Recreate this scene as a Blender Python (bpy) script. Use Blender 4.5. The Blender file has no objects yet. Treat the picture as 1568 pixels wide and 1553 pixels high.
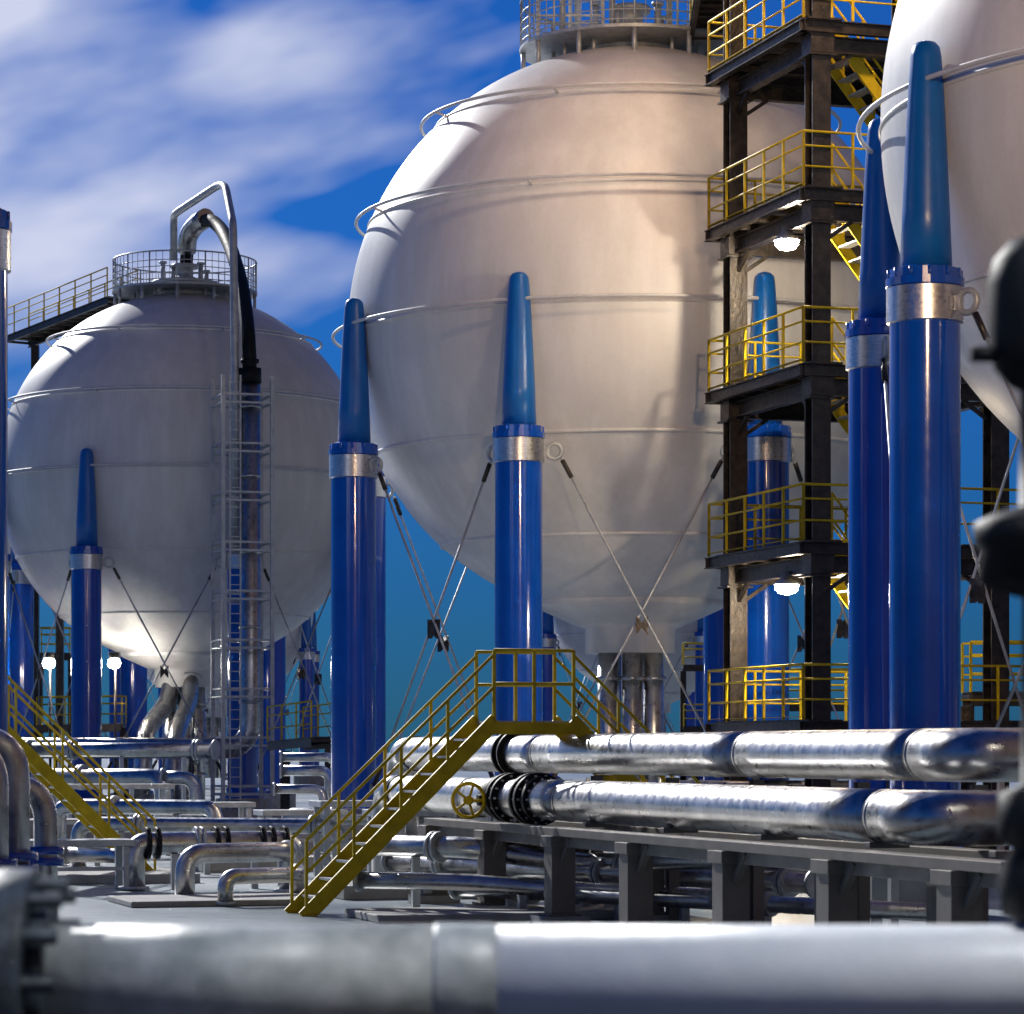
import bpy, math, random
from mathutils import Vector, Matrix, Quaternion
random.seed(7)
sc=bpy.context.scene
V=Vector
H=2.5; F=4600.0
def P(px,py,d): return V(((px-784)/F*d, d, H+(1150-py)/F*d))
# ------------------------------------------------------------ materials
def newmat(name):
    m=bpy.data.materials.new(name); m.use_nodes=True
    nt=m.node_tree; b=nt.nodes['Principled BSDF']; return m,nt,b
def noise(nt,scale,detail=4,vec=None,rough=.55,coord='Object',sc3=None):
    tc=nt.nodes.new('ShaderNodeTexCoord'); n=nt.nodes.new('ShaderNodeTexNoise')
    n.inputs['Scale'].default_value=scale; n.inputs['Detail'].default_value=detail; n.inputs['Roughness'].default_value=rough
    if sc3:
        mp=nt.nodes.new('ShaderNodeMapping'); mp.inputs['Scale'].default_value=sc3
        nt.links.new(tc.outputs[coord],mp.inputs[0]); nt.links.new(mp.outputs[0],n.inputs['Vector'])
    else: nt.links.new(tc.outputs[coord],n.inputs['Vector'])
    return n.outputs['Fac']
def ramp(nt,fac,stops):
    r=nt.nodes.new('ShaderNodeValToRGB'); e=r.color_ramp.elements
    while len(e)<len(stops): e.new(.5)
    for i,(p,c) in enumerate(stops):
        e[i].position=p; e[i].color=(c[0],c[1],c[2],1) if hasattr(c,'__len__') else (c,c,c,1)
    nt.links.new(fac,r.inputs[0]); return r.outputs[0]
def mixc(nt,a,b,fac=1.0,mode='MULTIPLY'):
    m=nt.nodes.new('ShaderNodeMix'); m.data_type='RGBA'; m.blend_type=mode
    for s,val in ((m.inputs[6],a),(m.inputs[7],b)):
        if hasattr(val,'node'): nt.links.new(val,s)
        else: s.default_value=(val[0],val[1],val[2],1)
    if hasattr(fac,'node'): nt.links.new(fac,m.inputs[0])
    else: m.inputs[0].default_value=fac
    return m.outputs[2]
def bump(nt,b,fac,strength=.2,dist=.02):
    n=nt.nodes.new('ShaderNodeBump'); n.inputs['Strength'].default_value=strength; n.inputs['Distance'].default_value=dist
    nt.links.new(fac,n.inputs['Height']); nt.links.new(n.outputs[0],b.inputs['Normal'])
def simple(name,c1,c2,scale,metal=0,r1=.4,r2=.5,bs=.1,bd=.01,coat=0,sc3=None,detail=4,spec=.5):
    m,nt,b=newmat(name)
    f=noise(nt,scale,detail,sc3=sc3)
    nt.links.new(ramp(nt,f,[(.3,c1),(.7,c2)]),b.inputs['Base Color'])
    f2=noise(nt,scale*2.3,4)
    nt.links.new(ramp(nt,f2,[(.3,r1),(.7,r2)]),b.inputs['Roughness'])
    b.inputs['Metallic'].default_value=metal; b.inputs['Specular IOR Level'].default_value=spec
    b.inputs['Coat Weight'].default_value=coat; b.inputs['Coat Roughness'].default_value=.06
    if bs: bump(nt,b,f2,bs,bd)
    return m
def tankpaint():
    m,nt,b=newmat('tank_white_paint')
    f=noise(nt,.35,5); st=noise(nt,1.0,5,sc3=(2.2,2.2,.22)); fine=noise(nt,9,5)
    c=ramp(nt,f,[(.3,(.66,.66,.66)),(.7,(.76,.755,.745))])
    c=mixc(nt,c,ramp(nt,st,[(.42,(.80,.79,.78)),(.62,(1,1,1))]),.45)
    c=mixc(nt,c,ramp(nt,fine,[(.3,(.86,.85,.84)),(.55,(1,1,1))]),.3)
    nt.links.new(c,b.inputs['Base Color'])
    nt.links.new(ramp(nt,f,[(.3,.38),(.7,.50)]),b.inputs['Roughness'])
    bump(nt,b,noise(nt,.9,2),.08,.05)
    return m
M={}
M['white']=tankpaint()
M['blue']=simple('blue_gloss_paint',(.001,.055,.40),(.002,.075,.48),1.2,0,.10,.18,.03,.01,coat=.8)
M['bluecone']=simple('blue_satin_paint',(.003,.10,.40),(.004,.13,.47),1.2,0,.28,.38,.04,.01)
def cladmat():
    m,nt,b=newmat('steel_cladding')
    f=noise(nt,1.6,5); g=noise(nt,7,5)
    c=ramp(nt,f,[(.32,(.42,.42,.42)),(.68,(.68,.68,.68))])
    c=mixc(nt,c,ramp(nt,g,[(.38,(.70,.66,.62)),(.58,(1,1,1))]),.6)
    nt.links.new(c,b.inputs['Base Color']); b.inputs['Metallic'].default_value=1
    nt.links.new(ramp(nt,g,[(.3,.24),(.7,.42)]),b.inputs['Roughness'])
    bump(nt,b,noise(nt,2.4,2),.08,.02); return m
M['chrome']=cladmat()
M['steel']=simple('brushed_steel_band',(.50,.50,.52),(.72,.72,.73),6,1,.25,.4,.1,.005,sc3=(1,1,8))
M['galv']=simple('galvanised_steel',(.32,.35,.38),(.50,.52,.54),4,.4,.4,.55,.08,.005)
M['ringp']=simple('ring_pipe_paint',(.50,.50,.52),(.62,.62,.63),3,.0,.4,.5,.05,.005)
M['dark']=simple('dark_structural_steel',(.014,.013,.013),(.055,.043,.036),5,.3,.28,.5,.6,.02)
M['black']=simple('black_rubber_coat',(.003,.004,.005),(.007,.008,.010),3,0,.5,.65,.2,.01,spec=.25)
M['yellow']=simple('yellow_paint',(.42,.30,.004),(.62,.46,.012),4,0,.45,.6,.1,.005,spec=.25)
M['rack']=simple('rack_grey_paint',(.12,.108,.095),(.18,.16,.14),2,.1,.45,.6,.15,.01)
M['conc']=simple('concrete',(.24,.24,.24),(.38,.38,.37),1.5,0,.7,.85,.3,.02)
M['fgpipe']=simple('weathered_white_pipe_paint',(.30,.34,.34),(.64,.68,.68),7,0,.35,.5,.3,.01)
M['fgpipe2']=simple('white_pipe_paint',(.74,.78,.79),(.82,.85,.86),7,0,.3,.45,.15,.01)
M['fgdark']=simple('dark_valve_paint',(.006,.010,.016),(.09,.12,.15),10,.1,.4,.6,.4,.01)
M['dark_sheet']=simple('dark_sheet',(.03,.032,.036),(.06,.062,.068),3,0,.7,.9,.4,.01)
def groundmat():
    m,nt,b=newmat('ground_concrete')
    f=noise(nt,.12,6); g=noise(nt,2.5,6)
    c=ramp(nt,f,[(.3,(.19,.245,.28)),(.7,(.30,.36,.395))])
    c=mixc(nt,c,ramp(nt,g,[(.35,(.62,.62,.62)),(.6,(1,1,1))]),.7)
    nt.links.new(c,b.inputs['Base Color'])
    nt.links.new(ramp(nt,f,[(.35,.28),(.65,.55)]),b.inputs['Roughness'])
    bump(nt,b,g,.2,.015); return m
M['ground']=groundmat()
def emis(name,c,s):
    m,nt,b=newmat(name); b.inputs['Emission Color'].default_value=(*c,1); b.inputs['Emission Strength'].default_value=s
    b.inputs['Base Color'].default_value=(.8,.8,.8,1); m.cycles.emission_sampling='NONE'; return m
M['lamp']=emis('lamp_glass',(1,.93,.8),150)
# ------------------------------------------------------------ builder
def empty(name,loc=(0,0,0)):
    e=bpy.data.objects.new(name,None); e.location=loc; sc.collection.objects.link(e); return e
def basis(d):
    d=d.normalized(); a=V((0,0,1)) if abs(d.z)<.95 else V((1,0,0))
    x=a.cross(d).normalized(); y=d.cross(x).normalized(); return x,y,d
class B:
    def __init__(s,name,mat,parent=None): s.n=name;s.m=mat;s.p=parent;s.v=[];s.f=[];s.s=[]
    def face(s,idx,sm=False): s.f.append(idx); s.s.append(sm)
    def box(s,c,size,ax=None):
        c=V(c); ax=ax or (V((1,0,0)),V((0,1,0)),V((0,0,1))); o=len(s.v)
        for k in (-.5,.5):
            for j in (-.5,.5):
                for i in (-.5,.5): s.v.append(c+ax[0]*i*size[0]+ax[1]*j*size[1]+ax[2]*k*size[2])
        for q in ((0,2,3,1),(4,5,7,6),(0,1,5,4),(2,6,7,3),(0,4,6,2),(1,3,7,5)): s.face([o+i for i in q])
    def beam(s,a,b,w,h):
        a=V(a);b=V(b); x,y,d=basis(b-a); s.box((a+b)/2,(w,h,(b-a).length),(x,y,d))
    def hbeam(s,a,b,w,h,t=.025,up=None):
        a=V(a);b=V(b); x,y,d=basis(b-a)
        if up: y=up-d*up.dot(d); y.normalize(); x=y.cross(d)
        L=(b-a).length;c=(a+b)/2
        s.box(c+y*(h/2-t/2),(w,t,L),(x,y,d)); s.box(c-y*(h/2-t/2),(w,t,L),(x,y,d)); s.box(c,(t,h-2*t-.004,L),(x,y,d))
    def tube(s,pts,r,seg=14,caps=True):
        pts=[V(p) for p in pts]; n=len(pts); rs=r if hasattr(r,'__len__') else [r]*n
        t=[]
        for i in range(n):
            a=pts[min(i+1,n-1)]-pts[max(i-1,0)]; t.append(a.normalized())
        x,y,_=basis(t[0]); o=len(s.v)
        for i in range(n):
            if i>0:
                q=t[i-1].rotation_difference(t[i]); x=q@x
                x=(x-t[i]*x.dot(t[i])).normalized()
            y=t[i].cross(x)
            for k in range(seg):
                an=2*math.pi*k/seg; s.v.append(pts[i]+(x*math.cos(an)+y*math.sin(an))*rs[i])
        for i in range(n-1):
            for k in range(seg):
                k2=(k+1)%seg; s.face([o+i*seg+k,o+i*seg+k2,o+(i+1)*seg+k2,o+(i+1)*seg+k],True)
        if caps:
            s.face([o+k for k in range(seg)][::-1]); s.face([o+(n-1)*seg+k for k in range(seg)])
    def lathe(s,prof,c,axis=(0,0,1),seg=32,smooth=True):
        c=V(c); x,y,d=basis(V(axis)); o=len(s.v)
        for (r,z) in prof:
            for k in range(seg):
                an=2*math.pi*k/seg; s.v.append(c+d*z+(x*math.cos(an)+y*math.sin(an))*max(r,.0005))
        for i in range(len(prof)-1):
            for k in range(seg):
                k2=(k+1)%seg; s.face([o+i*seg+k,o+i*seg+k2,o+(i+1)*seg+k2,o+(i+1)*seg+k],smooth)
    def cyl(s,c,r,h,axis=(0,0,1),seg=24):
        c=V(c);d=V(axis).normalized(); s.tube([c-d*h/2,c+d*h/2],r,seg)
    def torus(s,c,axis,R,r,seg=48,ss=10):
        c=V(c); x,y,d=basis(V(axis)); o=len(s.v)
        for i in range(seg):
            a=2*math.pi*i/seg; e=x*math.cos(a)+y*math.sin(a)
            for k in range(ss):
                b=2*math.pi*k/ss; s.v.append(c+e*(R+r*math.cos(b))+d*r*math.sin(b))
        for i in range(seg):
            for k in range(ss):
                i2=(i+1)%seg;k2=(k+1)%ss
                s.face([o+i*ss+k,o+i2*ss+k,o+i2*ss+k2,o+i*ss+k2],True)
    def done(s,bev=0):
        if not s.v: return
        me=bpy.data.meshes.new(s.n); me.from_pydata([tuple(v) for v in s.v],[],s.f)
        me.polygons.foreach_set('use_smooth',s.s); me.materials.append(M[s.m]); me.update()
        ob=bpy.data.objects.new(s.n,me); sc.collection.objects.link(ob)
        if s.p:
            ob.parent=s.p; ob.matrix_parent_inverse=Matrix.Translation(-V(s.p.location))
        if bev:
            md=ob.modifiers.new('bev','BEVEL'); md.width=bev; md.segments=2; md.limit_method='ANGLE'; md.angle_limit=math.radians(50)
        return ob
def fillet(pts,rad,n=7):
    pts=[V(p) for p in pts]; out=[pts[0]]
    for i in range(1,len(pts)-1):
        a=(pts[i-1]-pts[i]);b=(pts[i+1]-pts[i]); r=min(rad,a.length*.49,b.length*.49)
        p0=pts[i]+a.normalized()*r; p1=pts[i]+b.normalized()*r
        for k in range(n+1):
            t=k/n; out.append(p0*(1-t)**2*1+pts[i]*2*t*(1-t)+p1*t*t)
    out.append(pts[-1]); return out
# plant axes
TH=math.radians(17.5)
U=V((math.cos(TH),math.sin(TH),0)); W=V((math.sin(TH),-math.cos(TH),0)); Z=V((0,0,1))
# ------------------------------------------------------------ spherical tanks
R=7.0; CZ=12.78
def tank(X,Y,off,near=True,tall=False):
    root=empty('spherical_gas_tank',(X,Y,0)); C=V((X,Y,CZ))
    shell=B('shell','white',root)
    seams=[2.65,5.07,-.14,-3.0,-5.2]
    n=96 if near else 48
    prof=[(R*math.cos(-math.pi/2+math.pi*i/n),R*math.sin(-math.pi/2+math.pi*i/n)) for i in range(n+1)]
    shell.lathe(prof,C,seg=128 if near else 64); shell.done()
    sk=B('bottom_skirt','white',root)
    sk.lathe([(2.30,-6.36),(2.42,-6.46),(2.42,-6.66),(2.34,-6.72),(1.5,-7.1),(1.12,-7.25),(1.12,-7.85),(0,-7.85)],C,seg=64); sk.done()
    sb=B('weld_seams','white',root)
    for z in seams:
        r=math.sqrt(R*R-z*z); sb.torus(C+V((0,0,z)),Z,r-.01,.05,128,8)
    sb.done()
    rp=B('sprinkler_ring_pipes','ringp',root)
    for z,o in ((-.10,.36),(2.72,.34),(5.13,.42)):
        r=math.sqrt(R*R-z*z)+o; rp.torus(C+V((0,0,z)),Z,r,.042,128,8)
        for k in range(8):
            a=off+2*math.pi*k/8; e=V((math.sin(a),-math.cos(a),0)); p=C+V((0,0,z))
            rp.tube([p+e*r,p+e*(r-o-.02)-Z*.12],.03,6)
    rp.done()
    # columns
    RC=7.27; ang=[off+k*math.pi/4 for k in range(8)]
    pos=[V((X+RC*math.sin(a),Y-RC*math.cos(a),0)) for a in ang]
    cb=B('columns','blue',root); cn=B('column_caps','bluecone',root); bd=B('column_bands','steel',root); pl=B('column_plinths','conc',root)
    rd=B('tie_rods','galv',root); ea=B('shackles','galv',root); tb=B('turnbuckles','dark',root)
    for p in pos:
        cb.lathe([(.54,.9),(.54,9.0)],p,seg=48)
        cb.lathe([(.80,.82),(.80,.92),(.58,.95),(.56,1.25)],p,seg=32)
        cb.lathe([(.54,9.52),(.60,9.54),(.60,9.66),(.55,9.67),(.55,9.80),(.38,9.86)],p,seg=32,smooth=False)
        for k in range(12):
            a=2*math.pi*k/12; cb.cyl(p+V((.545*math.cos(a),.545*math.sin(a),9.72)),.035,.16,seg=8)
        bd.lathe([(.54,8.98),(.585,9.0)],p,seg=48); bd.lathe([(.585,9.0),(.585,9.52)],p,seg=48); bd.lathe([(.585,9.52),(.54,9.54)],p,seg=48)
        inward=(V((X,Y,0))-p).normalized()
        pts=[];rr=[]
        for t,r_ in ((0,.40),(.25,.365),(.5,.325),(.75,.28),(.93,.235),(.97,.21),(.99,.15),(1,.05)):
            pts.append(p+V((0,0,9.8+3.5*t))+inward*0.02); rr.append(r_)
        cn.tube(pts,rr,28)
        pl.lathe([(.95,0),(.95,.80),(.90,.83),(0,.83)],p,seg=28,smooth=False)
    for i in range(8):
        a=pos[i];b=pos[(i+1)%8]; t=(b-a).normalized(); out=((a+b)/2-V((X,Y,0))).normalized()
        for (p,q,sg,oo) in ((a,b,1,.06),(b,a,-1,-.06)):
            ce=p+t*sg*.80+V((0,0,9.25)); ea.torus(ce,out,.17,.05,24,8)
            ea.box(p+t*sg*.62+V((0,0,9.25)),(.16,.06,.22),(t,out,Z))
            st=ce+t*sg*.16-Z*.16+out*oo; en=q-t*sg*.62+V((0,0,1.6))+out*oo
            d=(en-st).normalized()
            rd.tube([st,en],.028,8)
            tb.tube([st+d*.05,st+d*.5],.055,8); tb.tube([en-d*.6,en-d*.1],.055,8)
            ea.torus(en,out,.10,.035,16,6)
        mid=(a+b)/2+V((0,0,(9.25-.16+1.6)/2))
        for sx in (-1,1):   # bow-tie shaped crossing clamp
            o=len(tb.v)
            for yy in (-.075,.075):
                for (ux,uz) in ((0,.05),(.17*sx,.2),(.17*sx,-.2),(0,-.05)): tb.v.append(mid+t*ux*.8+Z*uz*1.1+out*yy)
            for f in ((0,1,2,3),(7,6,5,4),(0,4,5,1),(1,5,6,2),(2,6,7,3),(3,7,4,0)): tb.face([o+i for i in f])
    for o in (cb,cn,bd,pl,rd,ea,tb): o.done()
    tp=B('top_platform','galv',root); T=C+V((0,0,R))
    rp_=2.75
    tp.lathe([(1.2,.10),(rp_,.10),(rp_,.02),(1.2,.02),(1.2,.10)],T,seg=48,smooth=False)
    for k in range(12):
        a=2*math.pi*k/12; e=V((math.cos(a),math.sin(a),0)); tp.tube([T+e*(rp_-.1)+Z*.02,T+e*(rp_-.1)-Z*.62],.06,8)
        tp.tube([T+e*1.9+Z*.02,T+e*1.9-Z*.35],.05,8)
    for h in (.22,.45,.68,.92,1.25): tp.torus(T+Z*h,Z,rp_-.04,.018 if h<1.2 else .032,64,6)
    for k in range(64):
        a=2*math.pi*k/64; e=V((math.cos(a),math.sin(a),0))
        tp.tube([T+e*(rp_-.04)+Z*.1,T+e*(rp_-.04)+Z*1.25],.012 if k%4 else .03,6)
    if tall:   # inspection cage and vent risers on the crown
        for sx,sy in ((-1.7,-1.2),(-.5,-1.6),(.9,-1.3),(-1.3,.6)):
            q=T+V((sx,sy,.1)); tp.tube(fillet([q,q+Z*2.4,q+Z*2.4+V((.7,.3,0)),q+Z*1.6+V((.7,.3,0))],.25),.08,10)
        for sx in (-2.3,-1.5,-.7):
            for sy in (-1.0,-.2): tp.box(T+V((sx,sy,1.4)),(.07,.07,2.6))
        for h in (.7,1.3,1.9,2.5):
            for sy in (-1.0,-.2): tp.box(T+V((-1.5,sy,h)),(1.66,.05,.05))
            for sx in (-2.3,-.7): tp.box(T+V((sx,-.6,h)),(.05,.86,.05))
    tp.done()
    nz=B('top_nozzle','galv',root)
    nz.lathe([(1.15,-.3),(1.15,.35),(1.25,.36),(1.25,.48),(.5,.62),(.32,.7),(.32,1.0),(.5,1.0),(.5,1.15),(0,1.15)],T,seg=32)
    for k in range(5):
        a=k*1.3+.4; e=V((math.cos(a),math.sin(a),0)); nz.tube([T+e*.85+Z*.4,T+e*.85+Z*(.9+.15*(k%3))],.09,10); nz.cyl(T+e*.85+Z*(.95+.15*(k%3)),.15,.08,seg=12)
    nz.done()
    bp=B('outlet_pipes','chrome',root)
    for dx,dy,r in ((-.55,-.35,.27),(.02,-.55,.24),(.55,-.35,.26),(.2,.5,.22)):
        c=V((X+dx,Y+dy,0)); bp.tube([c+Z*(CZ-7.85),c+Z*.6],r,20)
        for z in (4.3,2.9,1.6): bp.cyl(c+Z*z,r+.07,.1,seg=20)
    bp.done()
    return root
A=math.radians(22.5)
D2=74.5
X2=(965-784)/F*D2
XL=(283-784)/F*114
tank(X2,D2,A,True,True)
tank(XL,114,A)
tank(13.0,48.5,A)
tank(-14.65,40.7,0)
tank((1000-784)/F*190,190,A,False)
tank((-215-784)/F*135,135,A,False)
tank((330-784)/F*215,215,A,False)
# ------------------------------------------------------------ steel stair tower
def rail(b,pts,h=1.1,post=1.3,r=.026,mids=(.37,.74)):
    pts=[V(p) for p in pts]
    for lv in (h,)+tuple(h*m for m in mids):
        for i in range(len(pts)-1): b.tube([pts[i]+Z*lv,pts[i+1]+Z*lv],r if lv==h else r*.8,8)
    for i in range(len(pts)-1):
        L=(pts[i+1]-pts[i]).length; n=max(1,round(L/post))
        for k in range(n+1):
            p=pts[i].lerp(pts[i+1],k/n); b.box(p+Z*h/2,(.05,.05,h),(U,W,Z))
def flight(st,tr,rl,p0,d,w,rise,run,wd,n=None):
    n=n or max(4,round(rise/.24)); top=p0+d*run+Z*rise
    for o in (0,wd):
        a=p0+w*o; b=top+w*o; x=w; dd=(b-a).normalized(); y=dd.cross(x)
        st.box((a+b)/2,(.05,.24,(b-a).length+.1),(x,y,dd))
    for k in range(1,n):
        c=p0+d*run*k/n+Z*rise*k/n+w*wd/2
        tr.box(c,(.25,wd-.06,.035),(d,w,Z))
    for o in (0,wd):
        a=p0+w*o+Z*.1; b=top+w*o
        for lv in (.55,1.05): rl.tube([a+Z*lv,b+Z*lv],.026,8)
        m=4
        for k in range(m+1):
            q=a.lerp(b,k/m); rl.box(q+Z*.52,(.045,.045,1.05),(U,W,Z))
def tower(near,levels,Lw,Wd,top=None):
    root=empty('steel_stair_tower',(near.x,near.y,0))
    ds=B('frame','dark',root); yl=B('handrails','yellow',root); dk=B('decks','dark',root); st=B('stairs','yellow',root); tr=B('treads','galv',root)
    lp=B('lamps','lamp',root); lh=B('lamp_housings','galv',root)
    c=[near,near-W*Lw,near+U*Wd-W*Lw,near+U*Wd]
    top=top or levels[-1]+1.3
    for q in c:
        ds.hbeam(q,q+Z*top,.40,.42,.045,up=W)
        ds.box(q+Z*.15,(.7,.7,.3),(U,W,Z))
    for z in levels:
        e=.42
        o=[near-U*e+W*.25,near-U*e-W*(Lw+.5),near+U*(Wd+1.0)-W*(Lw+.5),near+U*(Wd+1.0)+W*.25]
        for i in range(4):
            a,b2=o[i]+Z*(z-.11),o[(i+1)%4]+Z*(z-.11)
            dd=(b2-a).normalized(); ds.hbeam(a-dd*.08,b2+dd*.08,.16,.24,.02,up=Z)
        for a,b2 in ((c[0],c[1]),(c[3],c[2]),(c[0],c[3]),(c[1],c[2])):
            ds.hbeam(a+Z*(z-.42),b2+Z*(z-.42),.22,.34,.03,up=Z)
            dd=(b2-a).normalized()
            for q,s_ in ((a,1),(b2,-1)):
                ds.beam(q+dd*s_*.2+Z*(z-.95),q+dd*s_*.75+Z*(z-.58),.08,.08)
        for q in c:
            ds.box(q+Z*(z-.42),(.5,.5,.40),(U,W,Z)); ds.box(q+Z*(z-.66),(.6,.6,.04),(U,W,Z))
        for k in range(5):
            t=(k+.5)/5; a=o[0].lerp(o[1],t)+Z*(z-.16); ds.beam(a+U*.1,a+U*(.9 if k<2 else Wd+1.2),.10,.14)
        m=.42
        dk.box((near+U*(m-e)/2+W*.1-W*(Lw+.0)/2)+Z*(z+.025),(m+e-.1,Lw+.65,.04),(U,W,Z))
        dk.box((near+U*((m+Wd+.9)/2)-W*(1.45+Lw+.5)/2)+Z*(z+.022),(Wd+.9-m,Lw+.5-1.45,.036),(U,W,Z))
        dk.box((near+U*(Wd+.05)-W*.6)+Z*(z+.022),(1.8,1.6,.034),(U,W,Z))
        oo=[q+Z*(z+.04) for q in o]
        rail(yl,[oo[3],oo[0],oo[1],oo[2]],1.12,1.15,.028)
        yl.beam(oo[0]+Z*.06,oo[1]+Z*.06,.10,.012)
    for i in range(len(levels)-1):
        p=near+U*(Wd-.8)-W*.25+Z*levels[i]
        flight(st,tr,yl,p,-U,-W,levels[i+1]-levels[i],Wd-.8-.42,1.0,12)
    lights=[]
    for z in (levels[1],levels[3]):
        pos=near-W*1.5-U*.05+Z*(z-.76)
        lh.lathe([(.0,.28),(.10,.28),(.14,.12),(.30,.02),(.27,.0)],pos,seg=16)
        lp.lathe([(.25,.01),(.24,-.09),(.17,-.17),(0,-.21)],pos,seg=16); lights.append(pos-Z*.30)
    floods=[]
    for q in (near+W*4.5-U*1.2+Z*21.5, near-W*(Lw+.2)-U*2.0+Z*21.2):
        base=near+Z*21.4 if (q-near).dot(W)>0 else near-W*Lw+Z*21.1
        ds.beam(base,q,.12,.12); lh.box(q-Z*.1,(.5,.5,.12),(U,W,Z)); lp.box(q-Z*.19,(.42,.42,.05),(U,W,Z)); floods.append(q-Z*.45)
    for o in (ds,yl,dk,st,tr,lp,lh): o.done()
    return lights,floods
near=V((468/F*61,61,0))
lights,floods=tower(near,[3.1,6.72,10.3,13.85,17.25,20.8],4.5,4.0)
def walkway(name,a,b,w=.9,supports=()):
    root=empty(name,a); dk=B('deck','dark',root); yl=B('handrails','yellow',root)
    d=(b-a).normalized(); s=d.cross(Z).normalized()
    for o in (-w/2,w/2):
        dk.hbeam(a+s*o-Z*.15,b+s*o-Z*.15,.12,.28,.02,up=Z); rail(yl,[a+s*o,b+s*o],1.1,1.3,.028)
    n=max(2,int((b-a).length/.8))
    for k in range(n+1):
        p=a.lerp(b,k/n); dk.beam(p-s*w/2-Z*.1,p+s*w/2-Z*.1,.06,.1)
    dk.box((a+b)/2+Z*.0,(w-.1,(b-a).length,.03),(s,d,d.cross(s)*-1))
    for q in supports: dk.hbeam(V((q.x,q.y,0)),q-Z*.3,.3,.3,.04)
    dk.done(); yl.done()
walkway('access_walkway',V((X2+1.9,D2-1.6,CZ+R+.12)),near-W*3.4+Z*20.8-U*.4,1.0)
wa=V((XL-2.5,115,CZ+R+.05)); wb=V((-20.3,122.5,19.25))
walkway('access_walkway',wa,wb,1.3,[V((-19.3,121.6,19.2)),V((-18.3,121.6,19.2))])
for a,b in ((P(437,1135,96),P(505,1128,92)),(P(60,1110,118),P(190,1108,118)),(P(1046,1018,150),P(1085,1018,150)),(P(1046,1112,150),P(1095,1112,150)),(P(1480,1060,66),P(1600,1060,66)),(P(1200,1075,100),P(1330,1075,100)),(P(60,1000,130),P(110,1000,130))):
    walkway('steel_platform',a,b,1.2,[a,b])
# ------------------------------------------------------------ yellow stile over pipes
def stile(F0,wd,rise,run,plat,name='yellow_stair_platform'):
    root=empty(name,F0); st=B('stringers','yellow',root); tr=B('treads','galv',root); rl=B('handrails','yellow',root)
    flight(st,tr,rl,F0,U,W,rise,run,wd,11)
    a=F0+U*run+Z*rise
    tr.box(a+U*plat/2+W*wd/2+Z*.0,(plat,wd-.08,.05),(U,W,Z))
    for o in (0,wd):
        q=a+W*o; rl.beam(q-Z*.09,q+U*plat-Z*.09,.06,.18)
        for lv in (.6,1.12): rl.tube([q+Z*lv,q+U*plat+Z*lv],.028,8)
        for k in range(3): rl.box(q+U*plat*k/2+Z*.56,(.05,.05,1.12),(U,W,Z))
    flight(st,tr,rl,F0+U*(run*2+plat),-U,W,rise,run,wd,11)
    for o in (st,tr,rl): o.done()
F0=V(((447-784)/F*46.5,46.5,0))
stile(F0,.95,2.95,2.98,1.30)
r2=empty('yellow_stair',(-8,58,0)); st=B('stringers','yellow',r2);tr=B('treads','galv',r2);rl=B('handrails','yellow',r2)
flight(st,tr,rl,V(((218-784)/F*59,59.5,0)),-U,W,3.6,3.6,1.0,14)
for o in (st,tr,rl): o.done()
# ------------------------------------------------------------ main cladded pipes
def axisX(Y,off): return off+.56-.3144*(Y-46)
def mainpipe(name,off,z,r,y0,y1,bands,turn):
    root=empty(name,(axisX(y1,off),y1,0)); b=B('cladding','chrome',root); k=B('seams','dark',root); dk=B('elbow','chrome',root)
    a=V((axisX(y0,off),y0,z)); e=V((axisX(y1,off),y1,z))
    ys_=[y0]+list(bands)+[y1]
    for i in range(len(ys_)-1):
        p=V((axisX(ys_[i],off),ys_[i],z)); q=V((axisX(ys_[i+1],off),ys_[i+1],z))
        b.tube([p.lerp(q,j/8) for j in range(9)],r,56)
        k.cyl(q,r+.006,.02,W,56)
        b.cyl(q+W*.05,r+.007,.05,W,56)
    path=fillet([e+W*.0,e+W*1.1,e+W*1.1+U*turn],1.0,12); dk.tube(path,r*1.005,48)
    path=fillet([a,a-W*1.0,a-W*1.0-Z*(z-.2)],.9,12); dk.tube(path,r*1.01,32); k.cyl(a,r+.02,.05,W,40)
    for o in (b,k,dk): o.done()
    return root
rt=mainpipe('cladded_pipeline',0.95,2.46,.31,56.5,35.3,(53,49,40.5),6)
dk=B('flange','black',rt)
for yb in (50.7,50.4): dk.cyl(V((axisX(yb,.95),yb,2.46)),.40,.10,W,36)
dk.done()
rt=mainpipe('cladded_pipeline',0.0,1.76,.31,54.0,34.2,(52,49.7,45),6)
dk=B('flanges','black',rt); fb=B('bolts','steel',rt)
for yb,rr,th in ((47.9,.40,.12),(47.65,.40,.12),(46.7,.41,.14),(46.45,.41,.14),(46.2,.36,.2)):
    c=V((axisX(yb,0),yb,1.76)); dk.cyl(c,rr,th,W,36)
    x,y,d=basis(W)
    for k in range(14):
        a=2*math.pi*k/14; fb.cyl(c+(x*math.cos(a)+y*math.sin(a))*(rr-.045),.02,th+.08,W,8)
dk.tube([V((axisX(y,0),y,1.76)) for y in (48.6,48.3,48.0)],[.31,.36,.31],28)
dk.done(); fb.done()
vw=empty('valve_handwheel',(0,48,1.7)); hb=B('wheel','yellow',vw)
hc=V((axisX(48.2,0),48.2,1.72))-U*.62+W*.1; ax=(W*.8-U*.6).normalized()
hb.torus(hc,ax,.27,.032,36,8)
x,y,d=basis(ax)
for k in range(5):
    a=2*math.pi*k/5; hb.tube([hc,hc+(x*math.cos(a)+y*math.sin(a))*.27],.022,8)
hb.cyl(hc,.07,.12,ax,12); hb.done()
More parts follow.
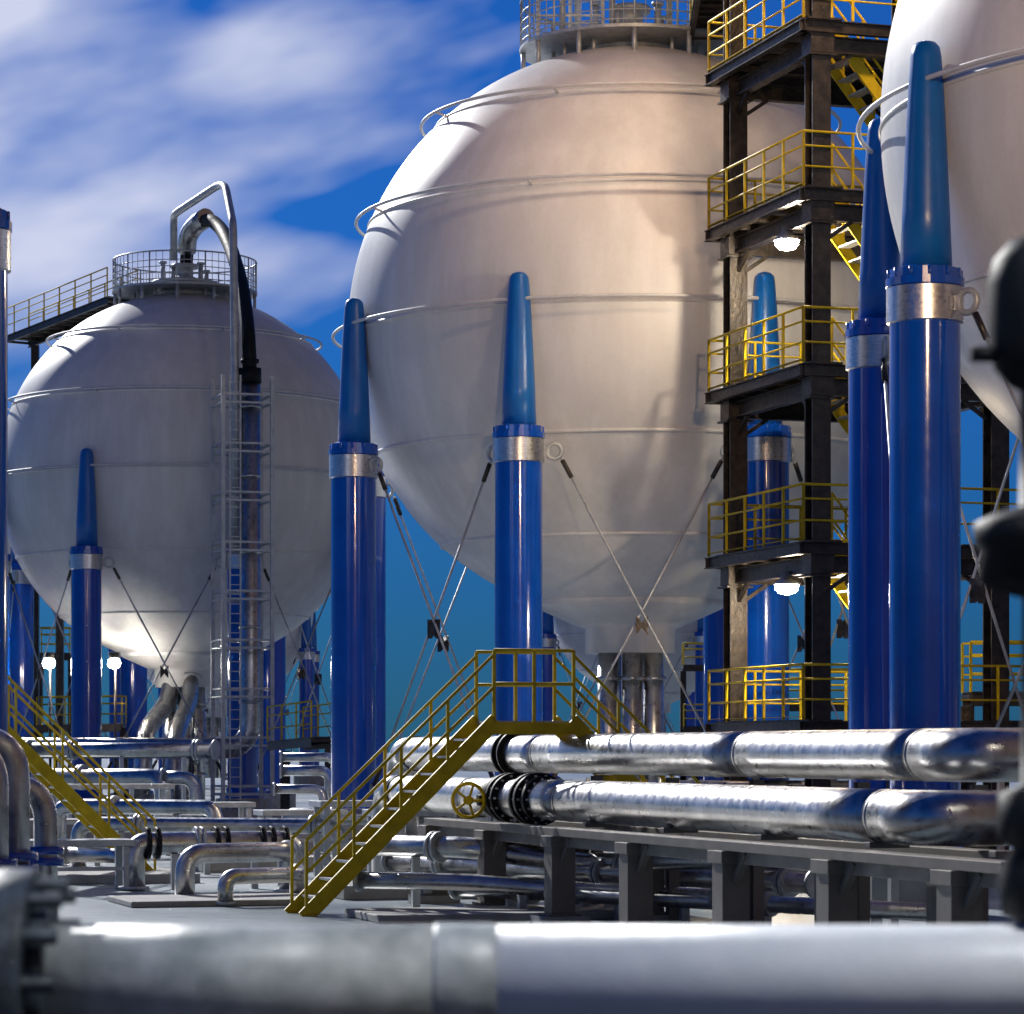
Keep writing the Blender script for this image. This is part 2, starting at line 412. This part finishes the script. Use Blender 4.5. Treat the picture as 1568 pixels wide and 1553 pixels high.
sp=B('spindle','black',vw); sp.tube([hc-ax*.02,hc+U*.5],.035,10); sp.cyl(hc+U*.25,.09,.2,U,12); sp.done()
# rack
rk=empty('pipe_rack',(2,40,0)); b=B('beams','rack',rk); pd=B('footings','conc',rk)
def RX(Y,o): return V((axisX(Y,0),Y,0))+U*o
for o in (-.62,.75):
    b.box((RX(50,o)+RX(30,o))/2+Z*1.34,(.34,(RX(50,o)-RX(30,o)).length,.12),(U,W,Z))
    b.box((RX(50,o)+RX(30,o))/2+Z*1.20,(.06,(RX(50,o)-RX(30,o)).length,.16),(U,W,Z))
ys=[50,46.9,43.7,40.6,37.3,34.2,31.2]
for i,Y in enumerate(ys):
    for o in (-.62,.75):
        q=RX(Y,o); b.box(q+Z*.70,(.36,.36,1.16),(U,W,Z))
        b.box(q+Z*1.20,(.44,.5,.155),(U,W,Z))
        pd.box(q+Z*.06,(.7,.7,.12),(U,W,Z)); b.box(q+Z*.14,(.5,.5,.035),(U,W,Z))
        for s_ in (1,-1): b.beam(q+W*s_*.16+Z*.9,q+W*s_*.55+Z*1.26,.10,.08)
    b.hbeam(RX(Y,-.6)+Z*1.18,RX(Y,.73)+Z*1.18,.16,.16,.02,up=Z)
    b.box(RX(Y,0)+Z*1.435,(.5,.16,.07),(U,W,Z))
for Y in ys:
    q=V((axisX(Y,1.05),Y,0)); b.hbeam(q,q+Z*2.12,.16,.16,.02,up=W)
b.done(.008); pd.done(.01)
# ------------------------------------------------------------ secondary piping
def piping(name,runs,mat='chrome'):
    e=empty(name,runs[0][0][0]); b=B('pipes',mat,e); f=B('flanges','galv',e); s=B('supports','galv',e)
    for pts,r,rad in runs:
        path=fillet(pts,rad) if len(pts)>2 else [V(p) for p in pts]
        b.tube(path,r,20)
        for p in (V(pts[0]),V(pts[-1])):
            d=(V(pts[1])-V(pts[0])) if p==V(pts[0]) else V(pts[-1])-V(pts[-2])
            f.cyl(p,r*1.4,.06,d,20)
        for i in range(len(pts)-1):
            a,c=V(pts[i]),V(pts[i+1]); d=c-a
            if abs(d.normalized().z)<.3 and d.length>2:
                n=int(d.length/2.5)+1
                for k in range(n):
                    q=a.lerp(c,(k+.5)/n); s.box(V((q.x,q.y,(q.z-r)/2)),(.12,.12,max(.05,q.z-r)),(U,W,Z))
                    if k%2==0: f.cyl(q+d.normalized()*.4,r*1.45,.07,d,20); f.cyl(q+d.normalized()*.5,r*1.45,.07,d,20)
    for o in (b,f,s): o.done()
G=lambda px,d,z: V(((px-784)/F*d,d,z))
piping('riser_elbow_pipes',[([G(283,50.5,.05),G(283,50.5,.78),G(440,51.5,.78),G(440,53,.78),G(440,53,.05)],.17,.45),([G(345,48.5,.05),G(345,48.5,.48),G(455,49.2,.48),G(455,51,.48),G(455,51,.05)],.13,.35)])
piping('flanged_pipe_run',[([G(205,54,.05),G(205,54,.85),G(450,55,.85),G(450,55,.05)],.20,.3)],'chrome')
piping('flanged_pipe_run',[([G(120,62,.1),G(120,62,1.0),G(520,60,1.0),G(520,60,.1)],.16,.3)],'chrome')
e=empty('flanged_joints',G(300,54,.85)); b=B('flanges','black',e)
for px in (225,240,330,345,400,415,435): b.cyl(G(px,54+ (px-205)/245,.85),.29,.08,G(450,55,0)-G(205,54,0),24)
b.done()
dL=104
e=empty('riser_pipe_with_cage',G(370,dL,0)); lt=B('lattice','galv',e); ch=B('riser','chrome',e); bk=B('insulated_upper_pipe','black',e); pl=B('footing','conc',e)
cx=G(371,dL,0); w2=.86; ztop=P(0,580,dL).z
cs=[cx+U*sx*w2+W*sy*w2 for sx,sy in ((-1,-1),(1,-1),(1,1),(-1,1))]
for q in cs: lt.box(q+Z*ztop/2,(.13,.13,ztop),(U,W,Z))
zz=1.3
while zz<ztop+.2:
    for i in range(4):
        for dz in (0,-.28): lt.beam(cs[i]+Z*(zz+dz),cs[(i+1)%4]+Z*(zz+dz),.07,.07)
    lt.beam(cx-W*w2+Z*zz,cx+W*w2+Z*zz,.07,.07)
    zz+=1.68
for sx in (-.42,-.05): lt.box(cx+U*(sx-.2)+W*w2+Z*ztop/2,(.05,.05,ztop),(U,W,Z))
k=.3
while k<ztop: lt.beam(cx-U*.62+W*w2+Z*k,cx-U*.25+W*w2+Z*k,.03,.03); k+=.33
rx=cx+U*.27
zb=P(0,1145,dL).z
ch.tube(fillet([rx+Z*(ztop-.1),rx+Z*zb,rx-U*8+Z*zb-W*2],.9,10),.36,28)
for zq in (4.2,6.8,9.4,12,14.4): ch.cyl(rx+Z*zq,.39,.10,Z,28)
p0=rx+Z*(ztop-.1)
Ltop=V((XL,114,CZ+R+1.1))
pts=[p0,P(381,520,dL),P(372,440,dL+2),P(352,375,dL+5),P(338,350,dL+7),P(322,336,dL+8),P(300,345,dL+9.2),P(288,362,113.6),Ltop+V((.05,0,0))]
bk.tube(fillet(pts,1.4,5),.25,20); bk.cyl(p0+Z*.7,.32,.12,Z,20); bk.cyl(p0+Z*.2,.40,.5,Z,20)
gp=B('vent_pipe','galv',e)
gp.tube(fillet([cx-U*.25+Z*(ztop-6),cx-U*.25+Z*ztop,P(357,345,dL),P(345,285,dL+3),P(335,284,dL+4),P(268,328,112),P(266,335,113),P(266,400,113.2)],.5,5),.14,12)
el=B('silver_elbow','chrome',e); el.tube(fillet([P(316,334,dL+8.4),P(300,345,dL+9.2),P(287,362,113.5),P(286,385,113.9)],.6,6),.36,20)
pl.box(cx+Z*.25,(2.6,2.6,.5),(U,W,Z))
for o in (lt,ch,bk,gp,el,pl): o.done()
piping('process_pipes',[([G(60,88,1.75),G(250,86,1.75),G(250,86,.1)],.26,.5),([G(45,92,2.55),G(330,90,2.55)],.22,.5),
  ([G(250,86,1.75),G(300,85.8,1.75),G(300,85.8,.3)],.2,.5)])
piping('tank_outlet_pipes',[([G(215,109,.4),G(222,110,3.2),G(258,113,4.4),G(262,113.5,5.2)],.34,.8),([G(262,108,.4),G(268,109,3.0),G(290,112.6,4.4),G(292,113.2,5.2)],.32,.8)])
piping('process_pipes',[([G(430,78,2.0),G(505,78,2.0),G(505,78,.4)],.14,.3),([G(430,79,2.35),G(515,79,2.35),G(515,79,.3)],.12,.3),([G(420,76,1.55),G(495,76,1.55),G(495,76,.3)],.12,.3),([G(440,70,.1),G(440,70,1.0),G(640,68,1.0)],.2,.3)])
piping('process_pipes',[([G(1100,66,2.2),G(1600,60,2.2)],.2,.3),([G(640,62,1.2),G(1180,60,1.2)],.22,.3),([G(640,58,.75),G(1250,56,.75)],.16,.3),([G(900,64,1.75),G(1400,63,1.75)],.14,.3)])
piping('under_rack_pipes',[([G(560,48.2,1.0),G(715,46.9,1.0),G(880,46.6,.78),G(1100,44,.78)],.17,.3),([G(550,46.2,.52),G(700,45.6,.52),G(900,45.2,.4),G(1100,43,.4)],.13,.3),([G(600,50.5,.65),G(1250,42,.65)],.15,.3),([G(700,47,.35),G(1450,40,.35)],.12,.3),([G(980,43,.95),G(1500,42,.95)],.14,.3)])
piping('process_pipes',[([G(100,57,.55),G(190,56,.55),G(190,56,.05)],.14,.3),([G(90,66,.1),G(90,66,1.3),G(330,64,1.3),G(330,64,.1)],.17,.3)])
e=empty('gooseneck_pipes',G(40,33,0)); b=B('pipes','chrome',e); f=B('flanges','blue',e)
for px,d,zt,r in ((22,33,2.62,.17),(70,35,2.1,.14),(-12,31,2.55,.17)):
    q=G(px,d,0); b.tube(fillet([q,q+Z*zt,q+Z*zt-U*1.6,q-U*1.6+Z*.3],.42,9),r,24)
    f.cyl(q+Z*1.35,r*1.55,.09,Z,24); f.cyl(q+Z*1.22,r*1.55,.09,Z,24)
b.done(); f.done()
pads=empty('equipment_pads',(0,50,0)); pb=B('slabs','conc',pads)
for c,s_ in ((G(330,49.5,.05),(3.2,2.2,.10)),(G(150,58,.09),(3.4,3,.18)),(G(640,52,.12),(3.2,2.2,.24)),(G(430,64,.15),(4,3,.3)),(G(760,45.2,.06),(4.2,2.0,.12)),(G(500,76,.4),(5,2,.8)),(G(100,80,.35),(6,2,.7)),(G(1200,60,.2),(14,5,.4))):
    pb.box(c,s_,(U,W,Z))
pb.done(.02)
cb=empty('steel_support_frames',(0,60,0)); b=B('frames','galv',cb)
for px,d,w,h in ((170,72,2.6,1.6),(120,54,1.6,.8),(560,60,1.8,1.4),(640,56,1.6,1.3),(460,66,1.6,1.1),(330,70,1.4,1.2)):
    q=G(px,d,0)
    for sx in (-1,1):
        for sy in (-.4,.4): b.box(q+U*sx*w/2+W*sy+Z*h/2,(.12,.12,h),(U,W,Z))
    b.box(q+Z*(h+.06),(w+.3,1.0,.12),(U,W,Z)); b.beam(q-U*w/2+Z*h*.5+W*.4,q+U*w/2+Z*h*.5+W*.4,.07,.07)
b.done(.01)
# ------------------------------------------------------------ foreground pipe + valves
dF=8.0; pc=1496
e=empty('foreground_pipe',P(784,pc,dF)); r=.141
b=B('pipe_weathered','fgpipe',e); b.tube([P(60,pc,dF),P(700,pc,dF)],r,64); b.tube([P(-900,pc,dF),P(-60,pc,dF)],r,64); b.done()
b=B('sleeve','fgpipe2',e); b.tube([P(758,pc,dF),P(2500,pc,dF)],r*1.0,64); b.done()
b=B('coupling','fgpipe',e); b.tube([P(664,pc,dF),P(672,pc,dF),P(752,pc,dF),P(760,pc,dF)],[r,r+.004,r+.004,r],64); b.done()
b=B('flange','fgdark',e)
for a,c,rr in ((-60,-12,.29),(0,56,.29),(56,80,.20)): b.tube([P(a,pc,dF),P(c,pc,dF)],rr,40)
for k in range(12):
    a=2*math.pi*k/12; c=P(20,pc,dF)+V((0,math.cos(a),math.sin(a)))*.245; b.cyl(c,.022,.30,(1,0,0),8)
b.done(.006)
b=B('stands','fgdark',e)
for px in (-400,1900):
    q=P(px,pc,dF); b.box(V((q.x,q.y,(q.z-r)/2)),(.2,.2,q.z-r))
b.done()
e=empty('gate_valve',P(1590,pc,dF)); b=B('body','black',e); c=P(1592,1150,dF); k=dF/F
def zy(py): return (1150-py)*k
b.lathe([(.03,zy(1420)),(.10,zy(1400)),(.11,zy(1330)),(.07,zy(1300)),(.11,zy(1285)),(.11,zy(1215)),(.05,zy(1200)),(.045,zy(915)),(.12,zy(905)),(.165,zy(890)),(.155,zy(845)),(.175,zy(830)),(.175,zy(800)),(.12,zy(785)),(.055,zy(775)),(.05,zy(600)),(.08,zy(590)),(.12,zy(565)),(.135,zy(520)),(.14,zy(440)),(.125,zy(400)),(.08,zy(370)),(.0,zy(355))],c,seg=32)
b.cyl(c+V((-.14,0,zy(543))),.022,.09,(1,0,0),12); b.torus(c+Z*zy(850),(1,0,0),.20,.02,32,8)
b.done()
# ------------------------------------------------------------ ground
g=B('ground','ground'); g.v=[V((-3000,-500,0)),V((3000,-500,0)),V((3000,5000,0)),V((-3000,5000,0))]; g.face([0,1,2,3]); g.done()
g=B('low_bounce_sheet','dark_sheet'); g.v=[V((-400,-60,.004)),V((400,-60,.004)),V((400,25,.004)),V((-400,25,.004))]; g.face([0,1,2,3]); g.done()  # unseen dark sheet, added to cut ground bounce onto the near pipe
g=B('kerb','conc'); g.box((0,25.1,.06),(800,.2,.12)); g.done()
# ------------------------------------------------------------ lamps
def lamp(pos,pw,col=(1,.64,.36),r=.12,aim=None,ang=120):  # serves the real lamps and the added fill lights
    l=bpy.data.lights.new('lamp_and_fill','SPOT' if aim else 'POINT'); l.energy=pw; l.color=col; l.shadow_soft_size=r
    o=bpy.data.objects.new('lamp_and_fill',l); o.location=pos; sc.collection.objects.link(o)
    if aim:
        l.spot_size=math.radians(ang); l.spot_blend=.6
        o.rotation_euler=(V(pos)-V(aim)).to_track_quat('Z','Y').to_euler()
for p in lights: lamp(p,750,(1,.80,.55))
lamp(floods[0],2300,r=.6,aim=(X2,D2,CZ),ang=100); lamp(floods[1],600,r=.4)  # first flood is out of view, added to light the tank front evenly
mx,my,mz=6.5,20.0,12.5  # unseen mast, added as warm fill for the right tank and pipes
e=empty('added_fill_mast',(mx,my,0)); b=B('mast','galv',e); b.tube([V((mx,my,0)),V((mx,my,mz-.1))],[.2,.1],12); b.box(V((mx,my,mz)),(1.6,.3,.3))
g2=B('glass','lamp',e)
for dx in (-.5,.5): b.box(V((mx+dx,my+.25,mz)),(.5,.3,.5)); g2.box(V((mx+dx,my+.42,mz)),(.42,.03,.42))
b.done(); g2.done(); lamp(V((mx,my+1.0,mz)),11000,r=.5,aim=(12,48,13),ang=55)
# unseen fill lamp, added to light the near pipe from above
e=empty('added_fill_lamp',(6,3,0)); b=B('pole','galv',e); b.tube(fillet([V((6,3,0)),V((6,3,9)),V((2.2,4.2,9.3))],1.0),.08,12); b.box(V((1.9,4.3,9.3)),(.8,.3,.12))
g2=B('glass','lamp',e); g2.box(V((1.9,4.3,9.22)),(.6,.22,.03)); b.done(); g2.done()
lamp(V((1.9,4.3,9.0)),1500,(.93,.97,1),r=.3,aim=(1.2,8,1.9),ang=60)
e=empty('floodlight',P(75,1015,107)); b=B('glass','lamp',e); h=B('housing','dark',e)
for px in (75,175):
    q=P(px,1015,110.5); b.lathe([(0,-.22),(.18,-.15),(.24,0),(.18,.15),(0,.18)],q,seg=16); h.tube([q+Z*.18,q+Z*.4],.2,12); h.tube([q+Z*.35+V((0,.3,0)),V((q.x,q.y+.3,0))],.05,8)
    lamp(q-Z*.35,45,(1,.9,.75))
b.done(); h.done()
# ------------------------------------------------------------ world + sun
SD=V((-.42,.82,.50)).normalized()
elev=math.asin(SD.z); az=math.atan2(SD.x,SD.y)
s=bpy.data.lights.new('sun','SUN'); s.energy=4.9; s.angle=math.radians(.5); s.color=(1,.985,.96)
so=bpy.data.objects.new('sun',s); so.rotation_euler=SD.to_track_quat('Z','Y').to_euler(); sc.collection.objects.link(so)
w=bpy.data.worlds.new('World'); sc.world=w; w.use_nodes=True; nt=w.node_tree; bg=nt.nodes['Background']
sky=nt.nodes.new('ShaderNodeTexSky'); sky.sky_type='NISHITA'; sky.sun_disc=False; sky.sun_elevation=elev; sky.sun_rotation=az
sky.air_density=1.0; sky.dust_density=.2; sky.ozone_density=3
tint=mixc(nt,sky.outputs[0],(.04,.235,.66))
tc=nt.nodes.new('ShaderNodeTexCoord')
sep=nt.nodes.new('ShaderNodeSeparateXYZ'); nt.links.new(tc.outputs['Generated'],sep.inputs[0])
def mrange(src,a,b,c=0,d=1):
    m=nt.nodes.new('ShaderNodeMapRange'); m.interpolation_type='SMOOTHSTEP'
    for i,v_ in enumerate((a,b,c,d)): m.inputs[i+1].default_value=v_
    nt.links.new(src,m.inputs[0]); return m.outputs[0]
def mth(op,a,b):
    m=nt.nodes.new('ShaderNodeMath'); m.operation=op
    for s_,v_ in zip(m.inputs,(a,b)):
        if hasattr(v_,'node'): nt.links.new(v_,s_)
        else: s_.default_value=v_
    return m.outputs[0]
hz=mrange(sep.outputs[2],-.02,.20,.50,1.0)
tint=mixc(nt,tint,hz)
def wn(rot,scl,scale,detail,loc=(0,0,0),rough=.46):
    m0=nt.nodes.new('ShaderNodeMapping'); m0.inputs['Rotation'].default_value=rot; nt.links.new(tc.outputs['Generated'],m0.inputs[0])
    mp=nt.nodes.new('ShaderNodeMapping'); mp.inputs['Scale'].default_value=scl; mp.inputs['Location'].default_value=loc
    nt.links.new(m0.outputs[0],mp.inputs[0]); n=nt.nodes.new('ShaderNodeTexNoise'); n.inputs['Scale'].default_value=scale; n.inputs['Detail'].default_value=detail; n.inputs['Roughness'].default_value=rough
    nt.links.new(mp.outputs[0],n.inputs['Vector']); return n.outputs['Fac']
c1=wn((0,math.radians(15),0),(7,2,17),1.0,4.0,(.9,0,.9))
c2=wn((0,math.radians(18),0),(9,2,40),1.0,3,(.2,0,.1))
cn_=mth('ADD',mth('MULTIPLY',c1,.88),mth('MULTIPLY',c2,.12))
bias=mrange(mth('SUBTRACT',mth('MULTIPLY',sep.outputs[2],.9),sep.outputs[0]),.10,.36,-.14,.10)
cf=ramp(nt,mth('ADD',cn_,bias),[(.46,0),(.65,1)])
cm=mth('MULTIPLY',mth('MULTIPLY',cf,mrange(sep.outputs[1],.3,.8)),mth('MULTIPLY',mrange(sep.outputs[2],.08,.16),mrange(sep.outputs[2],.30,.60,1,.12)))
col=mixc(nt,tint,(6.9,7.4,9.6),cm,'MIX')
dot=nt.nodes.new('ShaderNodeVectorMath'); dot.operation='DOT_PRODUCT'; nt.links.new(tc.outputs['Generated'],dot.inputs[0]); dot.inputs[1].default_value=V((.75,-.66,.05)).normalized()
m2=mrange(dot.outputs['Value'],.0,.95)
col=mixc(nt,col,(1.4,.98,.85),m2,'MIX')  # warm glow added to the sky behind the camera, tints the tank fronts
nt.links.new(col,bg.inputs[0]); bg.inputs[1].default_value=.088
# ------------------------------------------------------------ camera
cam=bpy.data.cameras.new('camera'); co=bpy.data.objects.new('camera',cam); sc.collection.objects.link(co); sc.camera=co
co.location=(0,0,H); co.rotation_euler=(math.radians(90),0,0)
cam.sensor_width=36; cam.lens=36*F/1568; cam.shift_y=(1150-776.5)/1568; cam.clip_end=8000; cam.clip_start=.1
cam.dof.use_dof=True; cam.dof.focus_distance=62; cam.dof.aperture_fstop=4.0
sc.view_settings.view_transform='Standard'; sc.view_settings.look='None'; sc.view_settings.exposure=0
